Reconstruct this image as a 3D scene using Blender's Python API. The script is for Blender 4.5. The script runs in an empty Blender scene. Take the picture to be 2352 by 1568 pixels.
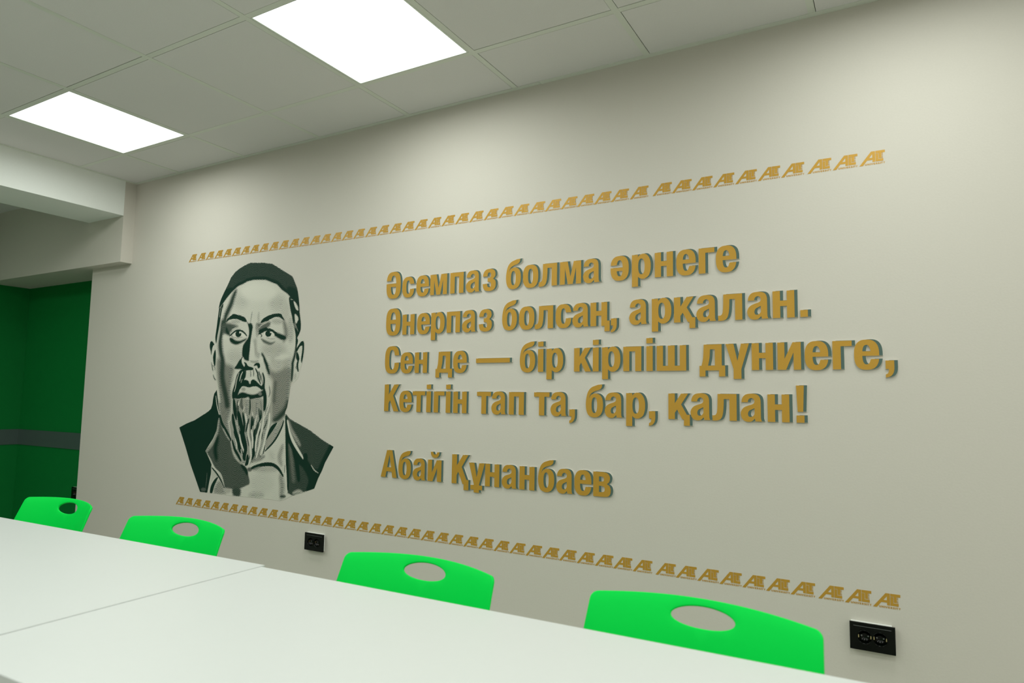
import bpy, bmesh, math, random
import numpy as np
from mathutils import Matrix, Vector
from mathutils.geometry import delaunay_2d_cdt

scene = bpy.context.scene
COL = scene.collection
random.seed(4)
PI = math.pi

# ------------------------------------------------------------------ camera
EYE = 1.20                       # height of the lens above the floor
CEIL = EYE + 1.3775              # underside of the suspended ceiling
cam_data = bpy.data.cameras.new('camera')
cam = bpy.data.objects.new('camera', cam_data)
COL.objects.link(cam)
right = Vector((0.8670693, 0.4979078, 0.0166943))
up = Vector((0.0299612, -0.0855660, 0.9958819))
fwd = Vector((-0.4972858, 0.8629984, 0.0891096))
M = Matrix.Identity(4)
for i in range(3):
    M[i][0], M[i][1], M[i][2] = right[i], up[i], -fwd[i]
M[0][3], M[1][3], M[2][3] = 0.0, -2.4785, EYE
cam.matrix_world = M
cam_data.sensor_fit = 'HORIZONTAL'
cam_data.sensor_width = 36.0
cam_data.lens = 23.5266
cam_data.clip_start = 0.02
cam_data.dof.use_dof = True
cam_data.dof.focus_distance = 3.1
cam_data.dof.aperture_fstop = 4.0
scene.camera = cam

# ------------------------------------------------------------------ world and exposure
world = bpy.data.worlds.new('world')
world.use_nodes = True
world.node_tree.nodes['Background'].inputs[0].default_value = (0.5, 0.55, 0.52, 1)
world.node_tree.nodes['Background'].inputs[1].default_value = 0.05
scene.world = world
scene.view_settings.view_transform = 'Standard'
scene.view_settings.look = 'None'
scene.view_settings.gamma = 1.0
scene.view_settings.use_curve_mapping = False
scene.view_settings.exposure = 0.0
PANEL_GLOW = 2.0                 # radiance of the visible LED diffuser
PANEL_POWER = 7.9                # light of one LED panel, W
PANEL_SPREAD = math.radians(175) #  prismatic diffuser: less light at grazing angles
PANEL_COLOUR = (0.955, 1.0, 0.94)

# ------------------------------------------------------------------ materials
def material(name, col, rough=0.5, metal=0.0, spec=0.5, coat=0.0):
    m = bpy.data.materials.new(name)
    m.use_nodes = True
    b = m.node_tree.nodes['Principled BSDF']
    b.inputs['Base Color'].default_value = (*col, 1)
    b.inputs['Roughness'].default_value = rough
    b.inputs['Metallic'].default_value = metal
    b.inputs['Specular IOR Level'].default_value = spec
    b.inputs['Coat Weight'].default_value = coat
    return m
def grain(m, scale, bump=0.0, vary=0.0, detail=3.0):
    nt = m.node_tree; N = nt.nodes; b = N['Principled BSDF']
    tc = N.new('ShaderNodeTexCoord'); no = N.new('ShaderNodeTexNoise')
    no.inputs['Scale'].default_value = scale; no.inputs['Detail'].default_value = detail
    nt.links.new(tc.outputs['Object'], no.inputs['Vector'])
    if bump:
        bp = N.new('ShaderNodeBump'); bp.inputs['Strength'].default_value = bump; bp.inputs['Distance'].default_value = 0.002
        nt.links.new(no.outputs['Fac'], bp.inputs['Height']); nt.links.new(bp.outputs['Normal'], b.inputs['Normal'])
    if vary:
        c = b.inputs['Base Color'].default_value[:]
        mx = N.new('ShaderNodeMix'); mx.data_type = 'RGBA'
        mx.inputs[6].default_value = tuple(v*(1-vary) for v in c[:3])+(1,)
        mx.inputs[7].default_value = tuple(min(1, v*(1+vary)) for v in c[:3])+(1,)
        nt.links.new(no.outputs['Fac'], mx.inputs[0]); nt.links.new(mx.outputs[2], b.inputs['Base Color'])
    return m
MAT = {}
MAT['wall'] = grain(material('beige wall paint', (0.60, 0.570, 0.512), 0.65, spec=0.3), 160, 0.12, 0.025)
MAT['beam'] = grain(material('white beam paint', (0.82, 0.85, 0.82), 0.6, spec=0.3), 160, 0.1, 0.02)
MAT['green_wall'] = grain(material('green wall paint', (0.003, 0.175, 0.033), 0.6, spec=0.15), 160, 0.12, 0.04)
MAT['tile'] = grain(material('ceiling tile', (0.70, 0.69, 0.68), 0.9, spec=0.1), 260, 0.2, 0.04)
MAT['bar'] = material('ceiling bar enamel', (0.66, 0.69, 0.62), 0.45)
MAT['plenum'] = material('dark ceiling void', (0.05, 0.05, 0.05), 0.9)
MAT['floor'] = grain(material('vinyl floor', (0.42, 0.43, 0.38), 0.45), 6, 0.0, 0.08)
MAT['stripe'] = material('grey rail', (0.065, 0.10, 0.09), 0.5)
MAT['table'] = grain(material('white laminate', (0.605, 0.63, 0.615), 0.38, spec=0.4), 90, 0.0, 0.01)
MAT['table_metal'] = material('white powder coat', (0.72, 0.73, 0.72), 0.4)
MAT['chair'] = grain(material('green plastic', (0.0, 0.66, 0.068), 0.5, spec=0.08), 300, 0.03, 0.02)
MAT['chrome'] = material('chair steel', (0.55, 0.56, 0.56), 0.22, metal=1.0)
MAT['gold'] = grain(material('gold paint', (0.50, 0.278, 0.036), 0.45, metal=0.2, spec=0.35), 900, 0.15, 0.10)
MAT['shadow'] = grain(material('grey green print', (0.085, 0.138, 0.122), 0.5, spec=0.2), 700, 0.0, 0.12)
MAT['plate'] = material('letter board edge', (0.68, 0.66, 0.58), 0.5)
MAT['black'] = material('black gloss plastic', (0.001, 0.002, 0.001), 0.14, spec=0.22)
MAT['black_matt'] = material('black socket well', (0.003, 0.004, 0.003), 0.3)
MAT['brass'] = material('earth clip', (0.75, 0.62, 0.35), 0.3, metal=1.0)
MAT['backing'] = material('white socket backing', (0.75, 0.77, 0.74), 0.4)
MAT['groove'] = material('grey groove', (0.20, 0.21, 0.21), 0.4)
MAT['frame'] = material('lamp frame', (0.70, 0.76, 0.68), 0.4)

# ------------------------------------------------------------------ helpers
def link(name, mesh, mat=None, parent=None):
    o = bpy.data.objects.new(name, mesh)
    COL.objects.link(o)
    if mat is not None and len(mesh.materials) == 0:
        mesh.materials.append(MAT[mat] if isinstance(mat, str) else mat)
    if parent is not None:
        o.parent = parent
    return o
def mesh_of(bm, name, smooth=False):
    bmesh.ops.recalc_face_normals(bm, faces=bm.faces)
    me = bpy.data.meshes.new(name); bm.to_mesh(me); bm.free()
    if smooth:
        for p in me.polygons: p.use_smooth = True
    return me
def box(bm, x0, x1, y0, y1, z0, z1, bev=0.0):
    r = bmesh.ops.create_cube(bm, size=1.0)
    vs = r['verts']
    for v in vs:
        v.co = Vector((x0+(v.co.x+.5)*(x1-x0), y0+(v.co.y+.5)*(y1-y0), z0+(v.co.z+.5)*(z1-z0)))
    if bev:
        es = list({e for v in vs for e in v.link_edges})
        bmesh.ops.bevel(bm, geom=es, offset=bev, segments=2, affect='EDGES')
def tube(bm, pts, r, seg=12):
    pts = [Vector(p) for p in pts]; rings = []
    for i, p in enumerate(pts):
        d = (pts[min(i+1, len(pts)-1)]-pts[max(i-1, 0)]).normalized()
        a = d.orthogonal().normalized() if i == 0 else (rings_a - d*rings_a.dot(d)).normalized()
        rings_a = a; b = d.cross(a)
        rings.append([bm.verts.new(p+(a*math.cos(t)+b*math.sin(t))*r) for t in [2*PI*k/seg for k in range(seg)]])
    for A, B in zip(rings, rings[1:]):
        for k in range(seg):
            bm.faces.new((A[k], A[(k+1) % seg], B[(k+1) % seg], B[k]))
    bm.faces.new(rings[0][::-1]); bm.faces.new(rings[-1])
def thing(name, label, cat, loc=(0, 0, 0), rz=0.0, group=None):
    o = bpy.data.objects.new(name, None); COL.objects.link(o)
    o.empty_display_size = 0.05
    o.location = loc; o.rotation_euler = (0, 0, rz)
    o['label'] = label; o['category'] = cat
    if group: o['group'] = group
    return o
def tag(o, label, cat, group=None):
    o['label'] = label; o['category'] = cat
    if group: o['group'] = group
    return o
def struct(name, bm, mat, label=None):
    o = link(name, mesh_of(bm, name), mat)
    o['kind'] = 'structure'
    if label: o['label'] = label
    return o
def copy_tree(o, parent=None):
    c = o.copy(); COL.objects.link(c)
    if parent is not None: c.parent = parent
    for ch in list(o.children):
        copy_tree(ch, c)
    return c

# flat shapes: (sign, outline) painted one over the other, the last one wins
def shape2d(polys):
    vs, fs, sg = [], [], []
    for s, P in polys:
        P = list(P)
        if sum(P[i-1][0]*P[i][1]-P[i][0]*P[i-1][1] for i in range(len(P))) < 0: P = P[::-1]
        fs.append(list(range(len(vs), len(vs)+len(P)))); sg.append(s)
        vs += [Vector((float(p[0]), float(p[1]))) for p in P]
    V, E, F, ov, oe, of = delaunay_2d_cdt(vs, [], fs, 0, 1e-6)
    T = []
    for f, o in zip(F, of):
        if o and sg[max(o)] > 0: T.append(tuple(f))
    return [(v.x, v.y) for v in V], T
def slab(name, polys, y_front, y_back, scale=0.001, ox=0.0, oz=0.0):
    # the shape stands in the X-Z plane, its face at y_front (towards -Y)
    V, T = shape2d(polys)
    used = sorted({i for t in T for i in t}); idx = {i: k for k, i in enumerate(used)}
    n = len(used)
    co = [((V[i][0]+ox)*scale, y_front, (V[i][1]+oz)*scale) for i in used]
    co += [(x, y_back, z) for x, _, z in co]
    faces = []; edge = {}
    for t in T:
        a, b, c = (idx[i] for i in t)
        A, B, C_ = co[a], co[b], co[c]
        if (B[0]-A[0])*(C_[2]-A[2])-(B[2]-A[2])*(C_[0]-A[0]) < 0: b, c = c, b
        faces.append((a, b, c)); faces.append((a+n, c+n, b+n))
        for e in ((a, b), (b, c), (c, a)): edge[e] = 1
    for (a, b) in edge:
        if (b, a) not in edge: faces.append((b, a, a+n, b+n))
    me = bpy.data.meshes.new(name); me.from_pydata(co, [], faces); me.update()
    return me

# ------------------------------------------------------------------ room shell
XL, XR, YB = -6.112, 2.6, -5.8       # left wall, right wall, wall behind the camera
XE, XH, YA = -4.743, -4.289, 0.242   # end of the lettered wall, header end, back of the alcove
ZH, ZB = EYE+0.849, EYE+1.149        # underside of the header, underside of the beam
bm = bmesh.new(); box(bm, XL-.15, XR+.15, YB-.15, YA+.15, -.12, 0)
struct('floor', bm, 'floor')
bm = bmesh.new(); box(bm, XE, XR, 0, YA+.15, 0, CEIL+.1)
struct('wall_back', bm, 'wall')
bm = bmesh.new(); box(bm, XL, XE, YA, YA+.15, 0, CEIL+.1)
struct('wall_alcove', bm, 'green_wall')
bm = bmesh.new(); box(bm, XL-.15, XL, YB, YA+.15, 0, CEIL+.1)
struct('wall_left', bm, 'green_wall')
bm = bmesh.new(); box(bm, XR, XR+.15, YB, YA+.15, 0, CEIL+.1)
struct('wall_right', bm, 'wall')
bm = bmesh.new(); box(bm, XL-.15, XR+.15, YB-.15, YB, 0, CEIL+.1)
struct('wall_front', bm, 'wall')
bm = bmesh.new(); box(bm, XL, XH, -.074, 0, ZH, CEIL+.05); box(bm, XL, XE, 0, YA, ZH, CEIL+.05)
struct('wall_header', bm, 'wall')
bm = bmesh.new(); box(bm, -4.690, XH, YB, -.074, ZB, CEIL+.05)
struct('wall_beam', bm, 'beam')
bm = bmesh.new()
box(bm, XL, XE, YA-.006, YA, EYE-.406, EYE-.286)
struct('trim_1', bm, 'stripe')
bm = bmesh.new(); box(bm, XL, XL+.006, YB, YA-.006, EYE-.406, EYE-.286)
struct('trim_2', bm, 'stripe')

# suspended ceiling: lay-in tiles, exposed bars, wall angles
GX, GY, P = -3.8218, -0.3586, 0.6
lamp_cells = {(kx, ky) for kx in (0, 3, 6, 9) for ky in (0, 2, 4, 6)} | {(-3, 2)}  # later rows, right column and left bay panel are unseen, set for light level
bm = bmesh.new(); bars = bmesh.new()
nx0, nx1 = -4, 11
for kx in range(nx0, nx1):
    for ky in range(-1, 9):
        if (kx, ky) in lamp_cells: continue
        x0, y1 = GX+P*kx, GY-P*ky
        jx, jy = random.uniform(-.0014, .0014), random.uniform(-.0014, .0014)
        a, b = x0+.0135+jx, x0+P-.0135+jx
        c, d = y1-P+.0135+jy, y1-.0135+jy
        a, b = max(a, XL), min(b, XR); c, d = max(c, YB), min(d, -.0225)
        if b-a < .03 or d-c < .03: continue
        box(bm, a, b, c, d, CEIL-.0005, CEIL+.012)
for kx in range(nx0, nx1):
    x = GX+P*kx
    if XL < x < XR: box(bars, x-.012, x+.012, YB, -.0215, CEIL-.0015, CEIL+.02)
for ky in range(0, 9):
    y = GY-P*ky
    for kx in range(nx0, nx1):
        a, b = max(GX+P*kx+.0122, XL), min(GX+P*(kx+1)-.0122, XR)
        if y > YB and b-a > .02: box(bars, a, b, y-.012, y+.012, CEIL-.0012, CEIL+.02)
ceiling = struct('ceiling', bm, 'tile')
grid = link('suspension_grid', mesh_of(bars, 'suspension_grid'), 'bar', ceiling)
bm = bmesh.new(); box(bm, XL-.15, XR+.15, YB-.15, YA+.15, CEIL+.1, CEIL+.2)
slab_o = link('ceiling_void', mesh_of(bm, 'ceiling_void'), 'plenum', ceiling)
bm = bmesh.new()
box(bm, XH, -1.304, -.0215, 0, CEIL-.0022, CEIL+.02); box(bm, -1.302, XR, -.0235, 0, CEIL-.003, CEIL+.02)
struct('trim_3', bm, 'bar')
bm = bmesh.new(); box(bm, XH, XH+.019, YB, -.0245, CEIL-.0028, CEIL+.02)
struct('trim_4', bm, 'bar')

# ------------------------------------------------------------------ LED ceiling panels
em = bpy.data.materials.new('led diffuser'); em.use_nodes = True
nt = em.node_tree; nt.nodes.remove(nt.nodes['Principled BSDF'])
e = nt.nodes.new('ShaderNodeEmission'); e.inputs[0].default_value = (*PANEL_COLOUR, 1); e.inputs[1].default_value = PANEL_GLOW
nt.links.new(e.outputs[0], nt.nodes['Material Output'].inputs[0])
def make_lamp():
    t = thing('ceiling_light', '', 'ceiling light', group='square ceiling lights')
    b = bmesh.new(); h = .2975 - .011
    ix, iy = .279, .2855
    for x0, x1, y0, y1 in ((-h, -ix, -h, h), (ix, h, -h, h), (-ix, ix, -h, -iy), (-ix, ix, iy, h)):
        box(b, x0, x1, y0, y1, -.001, .012)
    link('frame', mesh_of(b, 'lamp_frame'), 'frame', t)
    b = bmesh.new()
    rr = .006; pts = []
    for cx, cy, a0 in ((ix-rr, iy-rr, 0), (-ix+rr, iy-rr, 90), (-ix+rr, -iy+rr, 180), (ix-rr, -iy+rr, 270)):
        for k in range(5):
            a = math.radians(a0+k*22.5); pts.append((cx+rr*math.cos(a), cy+rr*math.sin(a)))
    lo = [b.verts.new((x, y, .0005)) for x, y in pts]; hi = [b.verts.new((x, y, .010)) for x, y in pts]
    b.faces.new(lo[::-1]); b.faces.new(hi)
    for k in range(len(pts)): b.faces.new((lo[k], lo[(k+1) % len(pts)], hi[(k+1) % len(pts)], hi[k]))
    link('diffuser', mesh_of(b, 'lamp_diffuser'), em, t)
    ld = bpy.data.lights.new('panel_light', 'AREA'); ld.shape = 'RECTANGLE'; ld.size = .54; ld.size_y = .55
    ld.energy = PANEL_POWER; ld.color = PANEL_COLOUR; ld.spread = PANEL_SPREAD
    lo_ = bpy.data.objects.new('panel_light', ld); COL.objects.link(lo_); lo_.parent = t; lo_.location = (0, 0, -.004)
    return t
lamp_labels = {(0, 0): 'lit square ceiling light farther away, near the left beam', (3, 0): 'lit square ceiling light nearer, above the middle of the lettered wall',
               (6, 0): 'lit square ceiling light out of view above the right end of the wall', (9, 0): 'unseen square ceiling light added for fill in the far right corner',  # right column is unseen, added for more ambient light
               (-3, 2): 'unseen square fill light added beyond the left beam'}  # added panel, brightens the header and beam
for ky_, row_ in ((2, 'the row above the tables'), (4, 'the row behind the camera side'), (6, 'the row at the rear')):  # unseen rows, their close spacing chosen to lift the middle and lower wall
    for kx_, pos_ in ((0, 'left end'), (3, 'second place'), (6, 'third place'), (9, 'right end')):
        lamp_labels[(kx_, ky_)] = 'unseen square ceiling light for general fill, %s of %s' % (pos_, row_)
first = make_lamp()
for i, (k, lab) in enumerate(lamp_labels.items()):
    o = first if i == 0 else copy_tree(first)
    o.location = (GX+P*k[0]+.3, GY-P*k[1]-.3, CEIL)
    o['label'] = lab

# ------------------------------------------------------------------ tables
def make_table(label, corner, ang, top, length, sign):
    # corner: far corner where the two tables meet; the top runs from it along sign*X and 0.7 m towards -Y
    t = thing('table', label, 'table', (corner[0], corner[1], 0), ang, 'white tables in a row')
    x0, x1 = (0, length) if sign > 0 else (-length, 0)
    b = bmesh.new(); box(b, x0, x1, -.70, 0, top-.025, top, .0009)
    if sign > 0:                                     # its end is cut to close against the other table
        for v in b.verts:
            if v.co.x < .1: v.co.x -= .0003+.0121*(1+v.co.y/.70)
    link('tabletop', mesh_of(b, 'tabletop'), 'table', t)
    b = bmesh.new()
    for y in (-.64, -.09): box(b, x0+.07, x1-.07, y-.015, y+.015, top-.065, top-.025)
    for x in (x0+.055, x1-.055): box(b, x-.015, x+.015, -.64, -.06, top-.065, top-.025)
    link('apron_frame', mesh_of(b, 'apron_frame'), 'table_metal', t)
    for x in (x0+.055, x1-.055):
        for y in (-.64, -.06):
            b = bmesh.new(); box(b, x-.02, x+.02, y-.02, y+.02, 0.0, top-.025, .002)
            link('leg', mesh_of(b, 'leg'), 'table_metal', t)
    return t
make_table('far white table on the left, its top slightly higher', (-1.486, -1.2065), .0353, EYE-.4485, 1.8, -1)
make_table('near white table on the right, filling the lower edge of the view', (-1.473, -1.2186), .019, EYE-.45, 1.8, 1)

# ------------------------------------------------------------------ chairs
# back shell: height zt at the middle, curved forward at both sides, leaning back
ZT, CURV, LEAN, ARCH, W0, SPREAD, VH, HX, HZ = EYE-.4021, 1.1071, .4171, .1113, .2311, .0474, .0341, .0656, .0198
def back_point(u, v):
    w = min(v, .13)
    return Vector((u, -CURV*u*u*max(.5, 1-2.5*max(0, v-.13))-w*(LEAN+.10-1.1*w)-.10*(v-w), ZT-ARCH*u*u-v))
def make_chair():
    t = thing('chair', '', 'chair', group='green chairs along the wall side of the tables')
    VB = .33
    out = []; r = .014
    for k in range(9):                                   # upper right corner rounded, then down, then across
        a = PI/2*(1-k/8); out.append((W0-r+r*math.cos(a), r-r*math.sin(a)))
    wb = W0+SPREAD*VB-.02
    out += [(W0+SPREAD*.1, .1), (W0+SPREAD*.18, .18), (W0+SPREAD*.25-.004, .25)]
    for k in range(7):
        a = PI/2*k/6; out.append((wb-.05+.05*math.cos(a), VB-.05+.05*math.sin(a)))
    right_side = out[:]
    left_side = [(-u, v) for u, v in out[::-1]]
    top = [(-W0+r+(2*W0-2*r)*k/20, 0.0) for k in range(1, 20)]
    bot = [(wb-.05-(2*wb-.1)*k/12, VB) for k in range(1, 12)]
    P2 = right_side+bot+left_side+top
    hole = [(HX*math.cos(2*PI*k/40), VH+HZ*math.sin(2*PI*k/40)) for k in range(40)]
    vs = [Vector(p) for p in P2]; n = len(vs)
    vs += [Vector(p) for p in hole]
    # points inside, so that the shell can bend
    for i in range(-10, 11):
        for j in range(1, 16):
            u, v = i*.0208, j*.0206
            if (u/(HX+.012))**2+((v-VH)/(HZ+.008))**2 < 1 or abs(u) > W0-.012 or v > VB-.012 or (abs(u) > wb-.03 and v > VB-.055): continue
            vs.append(Vector((u, v)))
    V, E, F, ov, oe, of = delaunay_2d_cdt(vs, [], [list(range(n)), list(range(n, n+40))], 0, 1e-6)
    F = [f for f, o in zip(F, of) if o == [0]]
    b = bmesh.new(); bv = {}
    for f in F:
        q = []
        for i in f:
            if i not in bv: bv[i] = b.verts.new(back_point(V[i].x, V[i].y))
            q.append(bv[i])
        b.faces.new(q)
    me = mesh_of(b, 'backrest', True)
    # make the front face the sitter (-Y)
    if sum(p.normal.y for p in me.polygons) > 0: me.flip_normals()
    o = link('backrest', me, 'chair', t)
    m = o.modifiers.new('thickness', 'SOLIDIFY'); m.thickness = .0075; m.offset = -1
    m = o.modifiers.new('soft edge', 'BEVEL'); m.width = .0028; m.segments = 3; m.limit_method = 'ANGLE'; m.angle_limit = math.radians(50)
    # seat shell, joined to the lower end of the back by its rising rear edge
    b = bmesh.new(); nu, nv = 16, 20; g = []
    for j in range(nv+1):
        s = j/nv; row = []
        for i in range(nu+1):
            a = -1+2*i/nu; w = .205-.02*abs(2*s-1)**3
            y = -.078-.40*s; z = .452-.012*math.sin(PI*s)+.018*a*a*(1-.6*s)
            if s < .16: z += .055*((.16-s)/.16)**2; y += .004*((.16-s)/.16)
            if s > .85: z -= .03*((s-.85)/.15)**2
            row.append(b.verts.new((a*w, y, z)))
        g.append(row)
    for j in range(nv):
        for i in range(nu): b.faces.new((g[j][i], g[j][i+1], g[j+1][i+1], g[j+1][i]))
    me = mesh_of(b, 'seat', True)
    if sum(p.normal.z for p in me.polygons) < 0: me.flip_normals()
    o = link('seat', me, 'chair', t)
    m = o.modifiers.new('thickness', 'SOLIDIFY'); m.thickness = .006; m.offset = -1
    b = bmesh.new()
    for s in (-1, 1):
        tube(b, [(s*.165, -.42, .420), (s*.170, -.12, .425), (s*.172, -.085, .455), (s*.172, -.072, .50), (s*.172, -.066, .56)], .010)
    tube(b, [(-.165, -.24, .418), (.165, -.24, .418)], .009)
    link('frame', mesh_of(b, 'chair_frame', True), 'chrome', t)
    for s in (-1, 1):
        b = bmesh.new(); tube(b, [(s*.165, -.39, .418), (s*.195, -.425, .2), (s*.21, -.44, 0.0)], .011)
        link('leg', mesh_of(b, 'front_leg', True), 'chrome', t)
        b = bmesh.new(); tube(b, [(s*.170, -.13, .420), (s*.195, -.065, .2), (s*.21, -.02, 0.0)], .011)
        link('leg', mesh_of(b, 'rear_leg', True), 'chrome', t)
    return t
chairs = [(-.361, -1.031, -.031, 'nearest and largest green plastic chair, left of the right-hand socket'),
          (-1.061, -1.047, .004, 'green plastic chair behind the near table, right of the small socket'),
          (-2.044, -1.044, .043, 'green plastic chair behind the far table, left of the small socket'),
          (-2.773, -1.038, .002, 'leftmost green plastic chair, in front of the dark green alcove')]
first = make_chair()
for i, (x, y, a, lab) in enumerate(chairs):
    o = first if i == 0 else copy_tree(first)
    o.location = (x, y, 0); o.rotation_euler = (0, 0, a); o['label'] = lab

# ------------------------------------------------------------------ double sockets
def ring(cx, cz, r, n=40):
    return [(cx+r*math.cos(2*PI*k/n), cz+r*math.sin(2*PI*k/n)) for k in range(n)]
def rect(x0, z0, x1, z1):
    return [(x0, z0), (x1, z0), (x1, z1), (x0, z1)]
def make_socket():
    t = thing('power_socket', '', 'socket', group='black double sockets on the walls')
    w, h = 63.5, 42.0
    wells = [ring(-21.5, -1, 20.5), ring(21.5, -1, 20.5)]
    link('backing_plate', slab('backing_plate', [(1, rect(-w+3, -h+3, w-9, h-.2))]+[(-1, q) for q in wells], -.014, 0), 'backing', t)
    o = link('cover_frame', slab('cover_frame', [(1, rect(-w, -h, w, h))]+[(-1, q) for q in wells]+[(-1, rect(-53, 30.2, 53, 31.4))], -.021, -.014), 'black', t)
    m = o.modifiers.new('edge', 'BEVEL'); m.width = .0007; m.segments = 2; m.limit_method = 'ANGLE'
    link('groove', slab('groove', [(1, rect(-53, 30.2, 53, 31.4))], -.0203, -.014), 'groove', t)
    for cx in (-21.5, 21.5):
        b = bmesh.new(); n = 40
        prof = [(20.5, -.021), (21.4, -.0222), (20.2, -.0225), (19.2, -.021), (18.7, -.005), (0.0, -.005)]
        rows = []
        for rr, y in prof[:-1]:
            rows.append([b.verts.new(((cx+rr*math.cos(2*PI*k/n))*.001, y, (-1+rr*math.sin(2*PI*k/n))*.001)) for k in range(n)])
        for A, B in zip(rows, rows[1:]):
            for k in range(n): b.faces.new((A[k], A[(k+1) % n], B[(k+1) % n], B[k]))
        b.faces.new(rows[-1])
        well = link('socket_well', mesh_of(b, 'socket_well', True), 'black', t)
        for s in (-1, 1):
            b = bmesh.new(); x = (cx+s*17.2)*.001
            box(b, x-.0012, x+.0012, -.017, -.0052, -.0055, .0035); link('earth_clip', mesh_of(b, 'earth_clip'), 'brass', well)
        b = bmesh.new()
        for s in (-1, 1):
            x = (cx+s*9.5)*.001
            bmesh.ops.create_cone(b, cap_ends=True, segments=14, radius1=.0025, radius2=.0025, depth=.0012, matrix=Matrix.Translation((x, -.0055, -.001)) @ Matrix.Rotation(PI/2, 4, 'X'))
        link('contact_hole', mesh_of(b, 'contact_hole'), 'groove', well)
    return t
sockets = [(-.0917, 0, EYE-.7214, 'black double socket at the lower right, right of the nearest chair'),
           (-2.531, 0, EYE-.711, 'small-looking black double socket on the wall between two middle chairs'),
           (-5.1725, YA, EYE-.715, 'black double socket in the alcove, mostly hidden by the wall end')]
first = make_socket()
for i, (x, y, z, lab) in enumerate(sockets):
    o = first if i == 0 else copy_tree(first)
    o.location = (x, y, z); o['label'] = lab

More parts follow.
